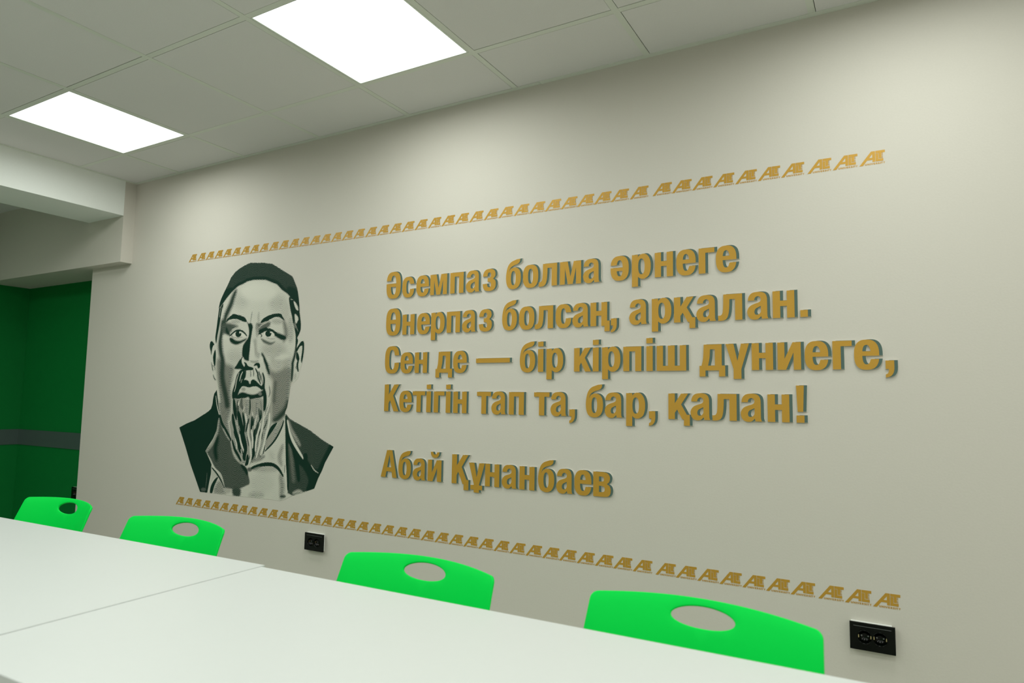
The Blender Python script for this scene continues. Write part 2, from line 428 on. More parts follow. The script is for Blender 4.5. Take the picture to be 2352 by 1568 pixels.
PRINT = [
('P',0.1,1,0,[-315,-9,-331,-8,-344,12,-351,29,-362,65,-372,101,-392,175,-392,199,-383,218,-373,235,-353,237,-346,242,-342,261,-336,306,-332,347,-326,396,-328,407,-320,441,-309,464,-283,506,-254,548,-235,580,-198,611,-166,626,-122,641,-87,650,-70,652,-11,646,30,644,64,637,105,631,139,614,200,583,253,556,266,550,276,538,308,484,316,461,327,411,337,353,349,289,349,258,340,236,326,215,332,206,344,214,359,219,372,204,380,184,382,150,378,112,371,84,366,68,351,36,345,3,319,-19,303,-19,296,-27,290,-58,284,-102,274,-150,261,-176,261,-188,269,-185,297,-209,335,-223,375,-237,448,-263,535,-306,617,-340,563,-421,544,-462,520,-501,496,-554,432,-575,343,-602,281,-628,244,-637,215,-635,134,-636,8,-637,-103,-641,-246,-641,-402,-643,-451,-570,-504,-491,-560,-394,-628,-286,-567,-263,-488,-239,-422,-210,-373,-188,-347,-171,-336,-145,-333,-114,-326,-85,-304,-62,-304,-52,-310,-24]),
('P',0.2,36,0,[-81,434,-82,423,-87,414,-96,406,-108,401,-122,397,-138,397,-153,399,-168,404,-181,411,-192,420,-199,430,-202,441,-200,451,-195,461,-186,469,-174,474,-160,478,-144,478,-128,476,-113,470,-100,463,-90,454,-84,444]),
('P',0.24,36,0,[228,404,227,393,221,384,212,376,200,370,185,367,169,366,153,368,138,374,124,381,114,390,107,400,104,411,105,422,111,431,120,439,133,445,148,448,164,448,180,446,195,441,208,434,218,425,225,414]),
('P',0.2,18,0,[263,359,262,346,260,335,255,325,248,317,240,313,231,311,222,313,213,319,205,327,199,338,194,350,192,363,193,376,195,388,200,398,207,405,215,410,224,411,234,408,242,403,250,395,256,384,261,372]),
('P',0.02,27,0,[149,472,145,460,132,448,111,439,82,433,49,430,12,430,-25,434,-61,442,-92,452,-116,464,-132,478,-138,492,-134,505,-120,517,-97,526,-68,532,-33,535,4,534,42,529,76,521,106,511,129,499,143,486]),
('P',0.22,36,0,[-102,121,-103,111,-108,101,-118,92,-130,86,-145,82,-162,80,-178,82,-194,86,-208,93,-219,102,-226,113,-229,124,-228,135,-222,145,-213,154,-200,160,-185,164,-168,165,-152,163,-136,158,-122,152,-112,143,-105,132]),
('P',0.27,36,0,[242,153,239,142,231,133,218,125,199,119,178,115,154,114,131,116,108,121,89,128,73,136,63,146,59,157,62,168,70,177,84,186,103,192,125,195,149,196,172,194,194,189,214,182,228,173,238,163]),
('P',0.3,27,0,[296,92,294,82,287,72,275,64,259,58,240,54,220,53,199,55,179,59,162,66,149,74,140,84,136,94,138,105,146,115,158,123,174,129,194,132,214,133,235,132,254,127,271,120,284,112,293,102]),
('P',0.06,18,0,[276,119,274,115,271,112,265,110,257,108,248,106,238,106,229,107,219,108,211,111,205,114,201,117,199,120,200,124,204,127,210,130,218,132,227,133,237,133,247,132,256,131,264,128,270,126,274,122]),
('P',0.05,15,0,[232,106,231,104,228,101,222,99,215,97,207,96,198,96,188,96,180,98,172,99,167,102,163,105,161,108,162,110,166,113,171,115,179,117,187,118,196,118,205,118,214,116,221,114,227,112,231,109]),
('P',0.3,18,0,[298,258,298,240,297,224,294,211,289,200,283,194,277,192,270,194,264,201,258,212,253,226,249,242,247,260,247,277,248,293,252,307,256,317,262,324,268,326,275,323,281,316,287,305,292,291,296,275]),
('F',0.6,18,0,[-316,112,-234,87,-167,61,-177,4,-185,-66,-173,-124,-176,-182,-192,-241,-163,-330,-202,-292,-241,-252,-260,-215,-262,-212,-282,-137,-280,-90,-299,-19]),
('S',0.8,15,39,[-185,500,-204,468,-222,425,-247,384,-263,351,-266,304]),
('C',0.8,15,39,[-282,323,-289,276,-299,233,-297,197,-286,149,-267,101,-266,40,-258,-9,-240,-56,-222,-101,-207,-147]),
('S',0.08,9,15,[-310,-19,-295,-66,-283,-102,-271,-132]),
('S',0.2,7.5,13.5,[-306,300,-317,233,-324,186]),
('F',0.58,21,0,[104,83,140,48,189,41,251,63,296,47,292,-41,282,-117,261,-176,206,-213,166,-232,155,-174,151,-108,154,-19,118,26]),
('P',0.25,21,0,[231,74,230,68,226,62,219,57,210,53,200,51,188,50,176,51,165,54,156,58,148,63,143,69,141,75,142,82,146,88,153,93,162,96,173,99,185,99,196,98,207,96,217,92,224,87,229,81]),
('S',0.8,18,39,[279,-117,269,-157,239,-188,203,-213,178,-221]),
('C',0.7,15,24,[177,-23,174,-74,174,-119]),
('S',0.85,7.5,21,[59,137,79,109,102,72,106,60,125,26]),
('S',0.85,7.5,18,[321,168,314,125,300,81,301,69,300,14,298,-12]),
('P',0.8,1.2,0,[-328,407,-320,441,-309,464,-283,506,-254,548,-235,580,-198,611,-166,626,-122,641,-87,650,-70,652,-11,646,30,644,64,637,105,631,139,614,200,583,253,556,266,550,276,538,308,484,316,461,327,411,337,353,317,392,274,426,241,455,191,483,153,513,105,531,61,546,20,550,-38,553,-90,549,-128,538,-169,527,-204,508,-238,484,-265,464,-289,439,-309,418]),
('C',0.96,6,13.8,[-306,428,-284,452,-242,488,-207,512,-170,532,-128,542,-90,554,-38,558,20,555,64,550,108,535,156,518,195,487,245,458,277,430,317,396]),
('F',0.93,9,0,[-327,410,-320,441,-309,464,-276,506,-219,516,-245,485,-272,465,-306,428]),
('F',0.93,18,0,[239,484,303,466,325,411,331,378,277,428]),
('F',0.95,2.4,0,[-342,258,-336,306,-331,355,-323,412,-321,407,-290,432,-293,400,-295,411,-302,377,-310,325,-318,282,-326,248,-333,203,-343,237]),
('S',0.35,1.8,4.2,[-318,352,-315,383,-305,411]),
('S',0.35,1.8,3.6,[-315,407,-305,421,-292,434]),
('S',0.45,1.8,3.6,[-319,366,-311,356]),
('F',0.93,3,0,[250,434,284,420,304,399,330,367,336,345,348,293,349,258,340,236,327,215,333,199,325,168,320,151,316,173,314,224,302,266,289,298,279,332,266,366]),
('F',0.08,3,0,[286,413,308,397,326,361,311,364,296,384]),
('F',0.08,3.6,0,[299,342,321,330,329,312,322,301,316,291,304,304]),
('S',0.4,2.4,4.8,[301,302,312,279,330,248]),
('S',0.4,2.4,4.2,[296,293,310,266]),
('S',0.35,2.4,4.8,[262,424,281,420]),
('F',1,2.1,0,[-254,326,-244,343,-220,356,-199,366,-170,363,-127,353,-95,341,-79,319,-100,319,-132,328,-158,336,-190,340,-222,337,-246,328]),
('F',1,2.1,0,[35,307,50,325,86,341,138,351,190,349,206,334,225,311,207,319,185,330,152,334,114,324,88,315,55,310]),
('F',0.74,12,0,[-292,309,-246,319,-180,307,-150,294,-185,281,-212,263,-240,250,-277,261,-294,290]),
('P',0.3,9,0,[-135,322,-136,319,-140,317,-146,315,-154,314,-163,314,-173,314,-184,315,-193,316,-202,318,-208,320,-212,323,-214,325,-212,328,-209,330,-203,331,-195,332,-185,333,-175,333,-165,332,-155,331,-147,329,-141,327,-137,324]),
('P',0.05,9,0,[-237,236,-237,232,-239,228,-242,225,-246,222,-250,221,-256,221,-261,221,-266,223,-270,226,-274,229,-276,233,-277,237,-277,241,-275,244,-272,248,-268,250,-263,251,-258,252,-253,251,-248,249,-244,247,-240,243,-238,240]),
('S',0.85,9,18,[-250,288,-242,269,-218,249]),
('F',0.7,9,0,[4,306,38,305,111,309,106,283,74,273,45,258,33,245,18,259,0,278]),
('S',0.25,3.6,7.8,[20,278,52,297,88,307]),
('S',0.9,4.2,18,[25,259,55,265,87,276]),
('P',0.3,12,0,[209,306,208,303,204,300,197,297,189,295,179,294,168,294,157,295,146,297,138,300,131,303,126,306,124,310,126,313,130,316,136,319,145,321,155,322,166,322,177,321,187,319,196,316,203,313,207,310]),
('S',0.62,15,30,[219,306,234,269,240,233,226,202]),
('F',0.88,6.6,0,[145,252,184,244,230,229,241,213,212,207,176,220,146,236]),
('F',0.86,5.4,0,[-81,320,-61,307,-44,310,-27,291,-31,261,-38,213,-41,166,-45,120,-46,100,-69,102,-89,112,-103,133,-101,180,-81,207,-57,232,-56,267,-67,300]),
('S',1,4.2,15,[-60,300,-45,280,-44,252,-51,225,-63,197,-49,155]),
('S',0.45,4.2,7.2,[-38,371,-43,343,-48,315]),
('S',0.3,9,15,[17,363,16,336,21,310]),
('S',0.45,12,21,[5,297,11,269,13,236]),
('C',0.33,12,27,[-2,205,1,172,10,142,28,128]),
('P',0.06,9,0,[-2,142,-1,127,-2,113,-4,100,-6,91,-10,85,-14,83,-19,85,-24,91,-28,101,-32,113,-34,128,-36,143,-37,159,-36,173,-34,186,-32,195,-28,201,-24,203,-19,201,-14,195,-10,185,-6,172,-4,158]),
('S',0.4,6,12,[-31,97,0,92,30,96]),
('P',0.05,5.4,0,[-85,102,-85,98,-85,94,-87,90,-89,88,-91,86,-94,85,-96,86,-99,88,-101,90,-103,94,-105,98,-106,103,-106,107,-105,112,-103,115,-101,118,-99,120,-96,120,-94,120,-91,118,-89,115,-87,111,-85,107]),
('P',0.05,7.5,0,[71,105,71,100,70,96,68,93,65,90,62,88,58,88,54,88,50,90,47,93,44,96,42,101,41,105,42,110,43,114,45,117,48,120,51,121,55,122,59,121,63,120,66,117,69,113,70,109]),
('S',1,2.4,7.8,[-100,122,-109,105,-104,84,-87,66,-69,56]),
('F',1,2.4,0,[-84,92,-64,86,-48,70,-11,61,-10,49,-61,47,-86,56,-74,75]),
('F',1,2.4,0,[-2,71,11,84,33,87,46,78,48,62,33,58,24,72]),
('F',0.9,4.2,0,[-116,109,-104,88,-87,69,-73,64,-42,58,-9,60,-9,53,-41,50,-72,46,-103,53,-160,57,-145,77]),
('F',0,1.8,0,[-203,243,-183,257,-170,266,-134,270,-106,262,-76,238,-100,233,-145,230,-181,236]),
('S',0.2,4.2,12,[-199,277,-164,283,-128,279]),
('S',1,1.5,9.6,[-218,242,-197,256,-170,269,-142,272,-113,266,-91,254,-72,238]),
('S',0.9,1.8,4.2,[-204,253,-198,242,-201,238]),
('P',0.98,1.5,0,[-120,250,-120,246,-122,242,-126,238,-131,236,-136,234,-143,234,-149,235,-156,237,-161,240,-165,243,-168,248,-169,252,-169,257,-166,261,-163,264,-158,267,-152,268,-146,269,-139,268,-133,266,-128,263,-124,259,-121,255]),
('P',0,1.2,0,[-123,260,-123,259,-124,257,-125,256,-127,255,-128,255,-130,254,-132,255,-134,256,-136,256,-137,258,-138,259,-139,261,-139,262,-138,264,-137,265,-135,266,-133,267,-131,267,-129,266,-128,266,-126,265,-124,264,-124,262]),
('S',0.6,2.4,3,[-196,238,-152,230,-110,233]),
('F',0.86,6.6,0,[-217,230,-195,231,-166,217,-130,213,-102,218,-73,225,-81,214,-115,201,-149,192,-178,195,-208,208]),
('F',0.05,1.8,0,[44,234,69,247,79,257,108,263,135,253,152,236,127,226,87,228]),
('S',1,1.8,12.6,[24,245,55,258,78,266,108,267,134,259,158,247,179,233]),
('P',0.98,1.5,0,[126,244,125,240,123,235,120,232,115,229,109,228,103,227,97,228,91,230,86,233,82,237,79,241,78,246,79,250,81,254,84,258,89,260,95,262,101,262,107,261,113,259,118,256,122,253,125,248]),
('P',0,1.2,0,[125,250,125,249,124,248,124,247,122,247,121,246,120,246,118,247,117,247,116,248,115,248,114,250,114,250,114,252,114,252,115,253,116,254,118,254,119,254,121,254,122,254,123,253,124,252,125,251]),
('S',0.85,2.4,6.6,[39,247,50,235,44,228]),
('F',0.72,6,0,[45,219,68,214,102,202,129,196,158,199,149,191,124,183,97,187,66,198]),
('S',0.35,3.6,4.8,[88,222,121,215,157,216]),
('F',0.92,2.4,0,[-388,211,-372,218,-349,199,-358,192,-366,174,-370,138,-378,160,-388,182]),
('F',1,1.8,0,[-338,168,-350,143,-352,114,-339,77,-330,80,-330,138]),
('S',0.75,2.4,7.2,[-366,94,-354,62,-347,46]),
('S',0.8,2.4,7.2,[-345,22,-332,3,-318,-7]),
('S',0.5,3,9,[-354,77,-334,67,-329,50]),
('F',0.92,2.4,0,[374,194,381,167,377,123,369,82,361,100,367,143,365,172,347,166,327,140,323,155,346,183,359,194]),
('F',1,2.4,0,[326,140,340,128,349,102,340,92,326,105,324,124]),
('S',0.9,2.4,13.2,[342,99,336,68,344,38]),
('S',0.5,4.2,9,[323,62,333,51]),
('S',0.25,6,18,[325,25,321,-1]),
('F',0.9,4.2,0,[-103,51,-75,46,-76,-10,-99,-40,-114,-72,-136,-112,-164,-112,-170,-77,-153,-30,-140,16,-123,37]),
('S',0.08,1.5,4.8,[-150,25,-170,-14,-180,-42,-184,-63]),
('S',0.08,1.5,6,[-121,32,-138,-10,-144,-47,-153,-72]),
('S',0.06,1.5,7.2,[-90,40,-104,18,-112,-12]),
('S',0.2,1.5,3.6,[-92,0,-101,-23]),
('S',0.5,1.8,3.6,[-163,9,-175,-19]),
('S',0.85,3.6,16.8,[-68,46,-71,23,-73,4]),
('S',0.6,3,7.2,[-27,45,-23,22,-24,6]),
('S',0.9,1.8,4.8,[-6,52,0,31,0,13]),
('S',0.95,2.4,10.2,[13,55,32,31,40,4,60,-28]),
('S',0.95,2.4,7.2,[39,43,51,18,58,-10]),
('S',0.95,3,13.2,[72,31,86,-1,87,-37,92,-64]),
('S',0.8,2.4,5.4,[59,26,67,-1,76,-28]),
('S',0.4,2.4,6,[26,20,38,-10]),
('P',0.05,4.2,0,[54,47,54,45,52,44,50,42,48,42,44,41,41,41,38,41,34,42,31,43,29,44,28,46,27,47,28,49,29,50,31,52,34,53,37,53,40,54,44,53,47,52,50,52,52,50,53,49]),
('F',0.05,3,0,[-68,0,-31,9,0,11,21,-1,-12,-10,-47,-7]),
('F',1,2.4,0,[-81,-10,-46,-10,-21,-28,-19,-14,-3,-4,18,-10,46,-28,68,-39,79,-28,88,-50,72,-60,54,-51,30,-43,0,-42,-33,-48,-61,-42,-89,-42,-105,-56,-116,-56]),
('S',0.3,1.8,7.8,[-36,-16,-26,-28]),
('F',0.1,2.4,0,[-104,-66,-82,-48,-37,-50,0,-43,34,-44,64,-62,43,-75,17,-82,-17,-81,-52,-72,-87,-70]),
('P',0.4,6,0,[-60,-58,-60,-60,-62,-62,-64,-64,-68,-66,-72,-67,-76,-67,-81,-67,-85,-66,-89,-64,-92,-63,-94,-60,-94,-58,-94,-56,-92,-53,-90,-52,-86,-50,-82,-49,-78,-49,-73,-49,-69,-50,-66,-51,-63,-53,-61,-55]),
('F',0.95,6.6,0,[-120,-88,-93,-76,-65,-77,-34,-84,4,-87,43,-80,79,-64,90,-86,71,-100,25,-107,-15,-114,-33,-101,-66,-107,-97,-109,-139,-114]),
('P',0.6,7.5,0,[77,-82,76,-85,75,-88,72,-90,69,-92,65,-93,61,-93,57,-93,52,-92,49,-90,46,-88,44,-85,44,-82,44,-79,45,-76,48,-74,51,-72,55,-71,59,-71,64,-71,68,-72,71,-74,74,-76,76,-79]),
('S',0.92,4.2,27,[88,-55,99,-93,102,-131,100,-173]),
('S',0.6,3,9,[130,-41,138,-75,130,-97]),
('S',0.06,3,10.8,[112,-19,118,-55,127,-92]),
('F',0.42,4.8,0,[-157,-112,-118,-111,-15,-112,79,-109,90,-174,121,-153,148,-121,154,-196,157,-204,160,-242,137,-286,121,-333,117,-364,107,-405,60,-434,18,-454,-1,-468,-32,-462,-83,-460,-127,-433,-152,-389,-163,-332,-170,-298,-188,-248,-171,-194,-163,-158]),
('S',0.9,2.1,26.2,[-153,-116,-141,-169,-126,-226]),
('S',0.75,2.1,22.5,[-117,-123,-116,-180,-98,-226]),
('S',0.7,2.1,22.5,[-87,-111,-88,-145,-69,-168]),
('S',0.8,2.1,13.5,[-20,-112,-15,-155,-18,-196]),
('S',0.9,2.1,12.8,[-72,-186,-61,-238]),
('S',0.6,2.1,8.2,[34,-127,37,-199]),
('S',0.55,2.1,7.5,[-48,-129,-42,-206]),
('S',0.85,2.1,9.8,[56,-161,64,-199,73,-234]),
('S',0.5,2.1,6.8,[3,-128,11,-189]),
('S',0.6,2.1,9,[66,-122,80,-165]),
('S',0.5,2.1,6.8,[-93,-166,-85,-221]),
('S',1,2.1,26.2,[-156,-201,-142,-251,-128,-289,-104,-334,-87,-374,-78,-399]),
('S',1,2.1,37.5,[-108,-188,-86,-249,-68,-305,-43,-361,-32,-399]),
('S',1,2.1,23.2,[-131,-294,-100,-343,-79,-388,-56,-409]),
('S',1,2.1,16.5,[-66,-201,-55,-248,-55,-296]),
('S',0.92,2.1,17.2,[-148,-341,-124,-387,-93,-420,-67,-448]),
('S',0.95,2.1,26.2,[-32,-390,-42,-422,-37,-442]),
('S',0.9,2.1,22.5,[-15,-416,-16,-454,-28,-468]),
('S',0.96,2.1,24,[33,-272,31,-313,37,-346,32,-380,32,-413,24,-447]),
('S',0.88,2.1,16.5,[6,-206,5,-240,2,-285]),
('S',0.85,2.1,12.8,[-20,-218,-31,-259,-40,-291]),
('S',0.8,2.1,22.5,[58,-238,48,-279,40,-301]),
('S',0.92,2.1,12.8,[73,-170,76,-206,62,-236]),
('S',0.9,2.1,9,[20,-214,16,-255]),
('S',0.8,2.1,11.2,[81,-271,66,-300,56,-323]),
('S',0.9,2.1,6,[95,-286,91,-326]),
('S',0.75,2.1,6,[79,-320,77,-378,66,-422]),
('S',0.85,2.1,6.8,[100,-272,115,-250,126,-220]),
('S',0.9,2.1,7.5,[121,-333,117,-364,110,-400]),
('S',0.8,2.1,5.2,[-1,-292,9,-340]),
('S',0.85,2.1,6.8,[-26,-313,-9,-366]),
('S',0.6,2.1,8.2,[4,-356,7,-394]),
('S',0.8,2.1,12.8,[84,-408,89,-426]),
('S',0.7,2.1,4.5,[58,-323,60,-367]),
('S',0.6,2.1,15,[48,-412,31,-444]),
('S',0.6,2.1,5.2,[141,-198,140,-231]),
('S',0.8,2.1,7.5,[8,-410,-3,-437]),
('S',0.04,1.5,6,[-165,-130,-164,-172,-173,-230,-185,-241,-166,-300,-159,-341,-141,-384]),
('S',0.1,1.5,3,[-144,-203,-126,-234,-106,-266,-107,-298]),
('S',0,1.5,3,[-98,-259,-86,-290]),
('S',0.05,1.5,9,[-125,-328,-108,-364,-110,-387]),
('S',0.04,1.5,12,[-89,-306,-75,-351,-49,-390]),
('S',0.3,1.5,4.8,[-156,-249,-139,-290]),
('S',0.05,1.5,15.6,[-50,-191,-37,-241]),
('S',0.03,1.5,13.8,[-21,-249,-19,-304,-2,-348,7,-392,11,-426,-4,-469]),
('S',0.03,1.5,13.8,[5,-278,18,-324,22,-374]),
('S',0.03,1.5,13.8,[77,-240,59,-292,46,-346,45,-392]),
('S',0.04,1.5,15,[100,-179,95,-239,83,-300,73,-367,53,-432]),
('S',0.03,1.5,18,[143,-187,141,-242,125,-298,110,-354,89,-408]),
('S',0.05,1.5,9,[4,-181,12,-203]),
('S',0.05,1.5,7.8,[45,-194,32,-241,30,-275]),
('S',0.06,1.5,4.8,[83,-217,65,-240]),
('S',0.1,1.5,7.8,[-72,-387,-59,-416]),
('S',0.15,1.5,6,[-73,-421,-57,-447]),
('S',0.15,1.5,6.6,[-144,-391,-114,-428,-84,-456]),
('S',0.06,1.5,7.2,[145,-121,129,-164,106,-211]),
('S',0.06,1.5,10.8,[-110,-125,-112,-148]),
('S',0.1,1.5,7.8,[-63,-152,-68,-179]),
('P',1,2.1,0,[-628,-286,-567,-263,-488,-239,-422,-210,-373,-188,-347,-171,-336,-145,-333,-114,-326,-85,-304,-62,-298,-90,-277,-172,-263,-212,-273,-218,-274,-243,-285,-290,-313,-338,-347,-377,-375,-411,-352,-429,-314,-483,-315,-536,-327,-589,-338,-642,-402,-643,-451,-570,-504,-491,-560,-394]),
('S',0.86,10.5,16.8,[-360,-214,-344,-267,-322,-301]),
('S',0,1.5,6.6,[-310,-97,-297,-144,-279,-186,-266,-209]),
('S',0.6,2.1,5,[-349,-531,-350,-573,-354,-618]),
('P',0.72,8.4,0,[-345,-625,-346,-628,-348,-632,-352,-635,-358,-638,-364,-640,-372,-641,-379,-641,-386,-640,-392,-638,-396,-636,-399,-633,-401,-629,-400,-626,-398,-622,-393,-619,-388,-616,-381,-614,-374,-613,-367,-613,-360,-614,-354,-616,-350,-618,-347,-621]),
('C',1,2.4,18,[-265,-212,-241,-254,-202,-294,-165,-337]),
('F',0.74,5,0,[-272,-215,-246,-264,-210,-304,-168,-337,-150,-388,-126,-431,-76,-462,-24,-482,-4,-515,13,-563,-16,-579,-61,-596,-122,-604,-180,-605,-197,-593,-233,-537,-291,-492,-322,-456,-358,-423,-373,-411,-324,-368,-286,-307]),
('S',0.4,9.2,18.5,[-364,-414,-314,-362,-281,-300,-272,-229]),
('S',0.25,5.9,8.4,[-228,-280,-199,-314,-170,-340]),
('S',0.08,3.4,8.4,[-358,-424,-321,-466,-285,-502,-234,-530,-210,-563,-192,-602]),
('S',0.9,21,21,[-273,-331,-289,-395,-273,-450]),
('F',0.18,3.4,0,[-316,-496,-289,-520,-252,-536,-254,-545,-285,-561,-311,-596,-309,-552]),
('S',1,2.1,10.1,[-310,-500,-266,-529,-232,-558,-193,-604]),
('S',0.05,2.1,7.6,[-272,-554,-300,-580,-315,-621]),
('F',0.97,3.4,0,[-251,-550,-279,-599,-294,-639,-314,-638,-308,-601,-280,-564]),
('F',0.5,12.6,0,[-279,-637,-252,-576,-219,-577,-195,-610,-182,-636]),
('F',0.78,10.5,0,[-125,-601,-61,-596,-62,-640,-114,-640]),
('P',0.3,8.4,0,[-137,-615,-138,-619,-140,-622,-145,-625,-151,-628,-159,-630,-167,-631,-175,-631,-183,-631,-190,-629,-195,-627,-198,-624,-200,-620,-199,-617,-196,-613,-191,-610,-185,-607,-177,-605,-169,-604,-161,-604,-153,-605,-147,-606,-142,-609,-138,-612]),
('S',0.9,8.4,21,[-60,-471,-23,-496,-11,-515]),
('P',0.15,25.2,0,[200,-550,198,-563,190,-576,177,-588,160,-598,140,-604,117,-608,95,-608,73,-605,54,-598,39,-588,29,-576,25,-562,27,-549,35,-535,48,-523,66,-514,87,-507,110,-504,132,-504,154,-508,172,-515,187,-524,196,-536]),
('P',0.3,16.8,0,[128,-617,126,-621,121,-626,112,-630,100,-633,86,-636,71,-638,55,-639,41,-638,28,-637,19,-634,12,-631,10,-627,12,-622,17,-618,27,-614,39,-610,53,-607,68,-605,83,-605,98,-605,110,-607,119,-610,126,-613]),
('P',0.3,16.8,0,[228,-473,225,-477,216,-482,201,-486,181,-490,158,-493,134,-496,108,-497,85,-496,64,-495,48,-493,38,-490,34,-485,37,-481,47,-476,62,-472,83,-468,106,-465,131,-463,156,-462,179,-462,199,-463,215,-466,224,-469]),
('S',1,2.1,19.3,[14,-487,48,-474,97,-461,145,-454,193,-456,233,-474,267,-508]),
('S',0.55,5.9,12.6,[34,-489,88,-472]),
('P',0.7,4.2,0,[26,-489,26,-492,24,-495,21,-498,17,-500,13,-501,8,-502,3,-502,-2,-501,-6,-499,-9,-497,-11,-495,-12,-492,-12,-489,-10,-486,-7,-483,-3,-481,1,-480,6,-479,11,-479,16,-480,20,-482,23,-484,25,-486]),
('S',0.42,12.6,29.4,[253,-352,235,-411,250,-449]),
('S',0.5,16.8,33.6,[249,-507,264,-561,261,-619]),
('P',0.75,5.9,0,[295,-610,294,-612,292,-614,289,-616,284,-618,279,-619,273,-620,267,-620,262,-619,257,-618,254,-617,251,-615,250,-613,251,-611,253,-609,256,-607,261,-605,266,-604,272,-603,278,-603,283,-603,288,-604,291,-606,294,-607]),
('S',0.2,25.2,33.6,[160,-392,186,-424]),
('S',0.5,8.4,21,[21,-446,80,-430,118,-414]),
('F',0.42,3.6,0,[121,-333,157,-288,193,-256,247,-213,246,-245,227,-285,192,-330,137,-377]),
('S',1,1.5,10.2,[254,-221,241,-256,209,-306,174,-344,122,-386]),
('F',1,3,0,[164,-250,204,-234,184,-263,145,-306,127,-326,139,-286]),
('P',0.78,2.5,0,[270,-185,299,-210,375,-237,448,-263,535,-306,617,-340,563,-421,520,-501,496,-554,432,-575,343,-602,308,-592,302,-526,291,-430,272,-302,264,-205]),
('F',0.93,12.6,0,[286,-295,327,-348,376,-394,409,-417,429,-388,438,-419,478,-454,527,-476,496,-554,445,-569,459,-515,416,-455,374,-432,340,-402,304,-349]),
('C',0.68,10.9,25.2,[308,-346,321,-397,334,-460,347,-523]),
('S',0.95,10.9,16.8,[353,-395,370,-458,384,-520]),
('C',0.97,15.1,37.8,[612,-344,567,-417,540,-466,496,-552]),
('S',0.45,10.9,21,[288,-224,312,-268,347,-306,381,-342]),
('S',0.03,2.5,18.5,[281,-220,298,-275,328,-322,369,-368,408,-408]),
('S',1,2.1,16.8,[268,-198,277,-270,284,-350,292,-430,302,-510,308,-573]),
('S',1,2.5,19.3,[275,-237,292,-295,322,-348,361,-385,400,-416]),
('P',1,5.9,0,[437,-400,436,-404,435,-408,434,-411,431,-414,428,-416,424,-416,421,-416,418,-415,415,-412,412,-409,411,-405,410,-401,410,-397,411,-393,413,-390,416,-387,419,-386,422,-385,426,-385,429,-387,432,-389,434,-392,436,-396]),
('S',0.15,2.1,5.9,[468,-439,491,-462,520,-475]),
('S',0.04,2.5,9.2,[282,-450,291,-511,300,-590]),
('S',0.9,1.7,3.4,[278,-451,278,-489]),
('S',0.3,8.4,16.8,[347,-589,383,-577,410,-578]),
]
OUTLINE = [-315,-9,-331,-8,-344,12,-351,29,-362,65,-372,101,-392,175,-392,199,-383,218,-373,235,-353,237,-346,242,-342,261,-336,306,-332,347,-326,396,-328,407,-320,441,-309,464,-283,506,-254,548,-235,580,-198,611,-166,626,-122,641,-87,650,-70,652,-11,646,30,644,64,637,105,631,139,614,200,583,253,556,266,550,276,538,308,484,316,461,327,411,337,353,349,289,349,258,340,236,326,215,332,206,344,214,359,219,372,204,380,184,382,150,378,112,371,84,366,68,351,36,345,3,319,-19,303,-19,296,-27,290,-58,284,-102,274,-150,261,-176,261,-188,269,-185,297,-209,335,-223,375,-237,448,-263,535,-306,617,-340,563,-421,544,-462,520,-501,496,-554,432,-575,343,-602,281,-628,244,-637,215,-635,134,-636,8,-637,-103,-641,-246,-641,-402,-643,-451,-570,-504,-491,-560,-394,-628,-286,-567,-263,-488,-239,-422,-210,-373,-188,-347,-171,-336,-145,-333,-114,-326,-85,-304,-62,-304,-52,-310,-24]
LOGO_ROWS = [([-3694, -3611, -3533, -3454, -3377, -3299, -3222, -3145, -3067, -2988, -2909, -2830, -2752, -2674, -2598, -2521, -2444, -2366, -2287, -2209, -2131, -2053, -1975, -1896, -1818, -1741, -1663, -1585, -1508, -1430, -1353, -1278, -1203, -1128, -1053, -979, -899, -806, -730, -652, -573, -494, -415, -336, -250, -170, -89], [803.0, 806.9]), ([-3678, -3599, -3521, -3442, -3364, -3286, -3208, -3130, -3052, -2973, -2895, -2817, -2739, -2662, -2584, -2507, -2429, -2352, -2274, -2196, -2119, -2041, -1964, -1887, -1810, -1733, -1655, -1578, -1501, -1424, -1347, -1270, -1194, -1117, -1040, -964, -886, -798, -722, -644, -566, -488, -410, -332, -247, -168, -88], [-630.8, -628.5])]
WORDS = [
(0, 'Әсемпаз', [-2131, -2033, -1949, -1868, -1755, -1668, -1580]),
(0, 'болма', [-1460, -1376, -1299, -1200, -1096]),
(0, 'әрнеге', [-977, -888, -796, -712, -628, -565]),
(1, 'Өнерпаз', [-2126, -2025, -1938, -1857, -1769, -1684, -1596]),
(1, 'болсаң,', [-1476, -1392, -1315, -1218, -1142, -1062, -975]),
(1, 'арқалан.', [-899, -808, -722, -638, -559, -457, -371, -282]),
(2, 'Сен', [-2125, -2030, -1945]),
(2, 'де', [-1825, -1728]),
(2, '—', [-1606]),
(2, 'бір', [-1385, -1298, -1258]),
(2, 'кірпіш', [-1133, -1051, -1011, -923, -830, -789]),
(2, 'дүниеге,', [-628, -534, -444, -358, -271, -185, -121, -31]),
(3, 'Кетігін', [-2121, -2030, -1952, -1872, -1830, -1763, -1722]),
(3, 'тап', [-1597, -1522, -1435]),
(3, 'та,', [-1314, -1237, -1152]),
(3, 'бар,', [-1080, -999, -911, -820]),
(3, 'қалан!', [-745, -662, -583, -484, -394, -301]),
(4, 'Абай', [-2128, -2023, -1938, -1853]),
(4, 'Құнанбаев', [-1721, -1631, -1547, -1463, -1378, -1290, -1207, -1127, -1046]),
]

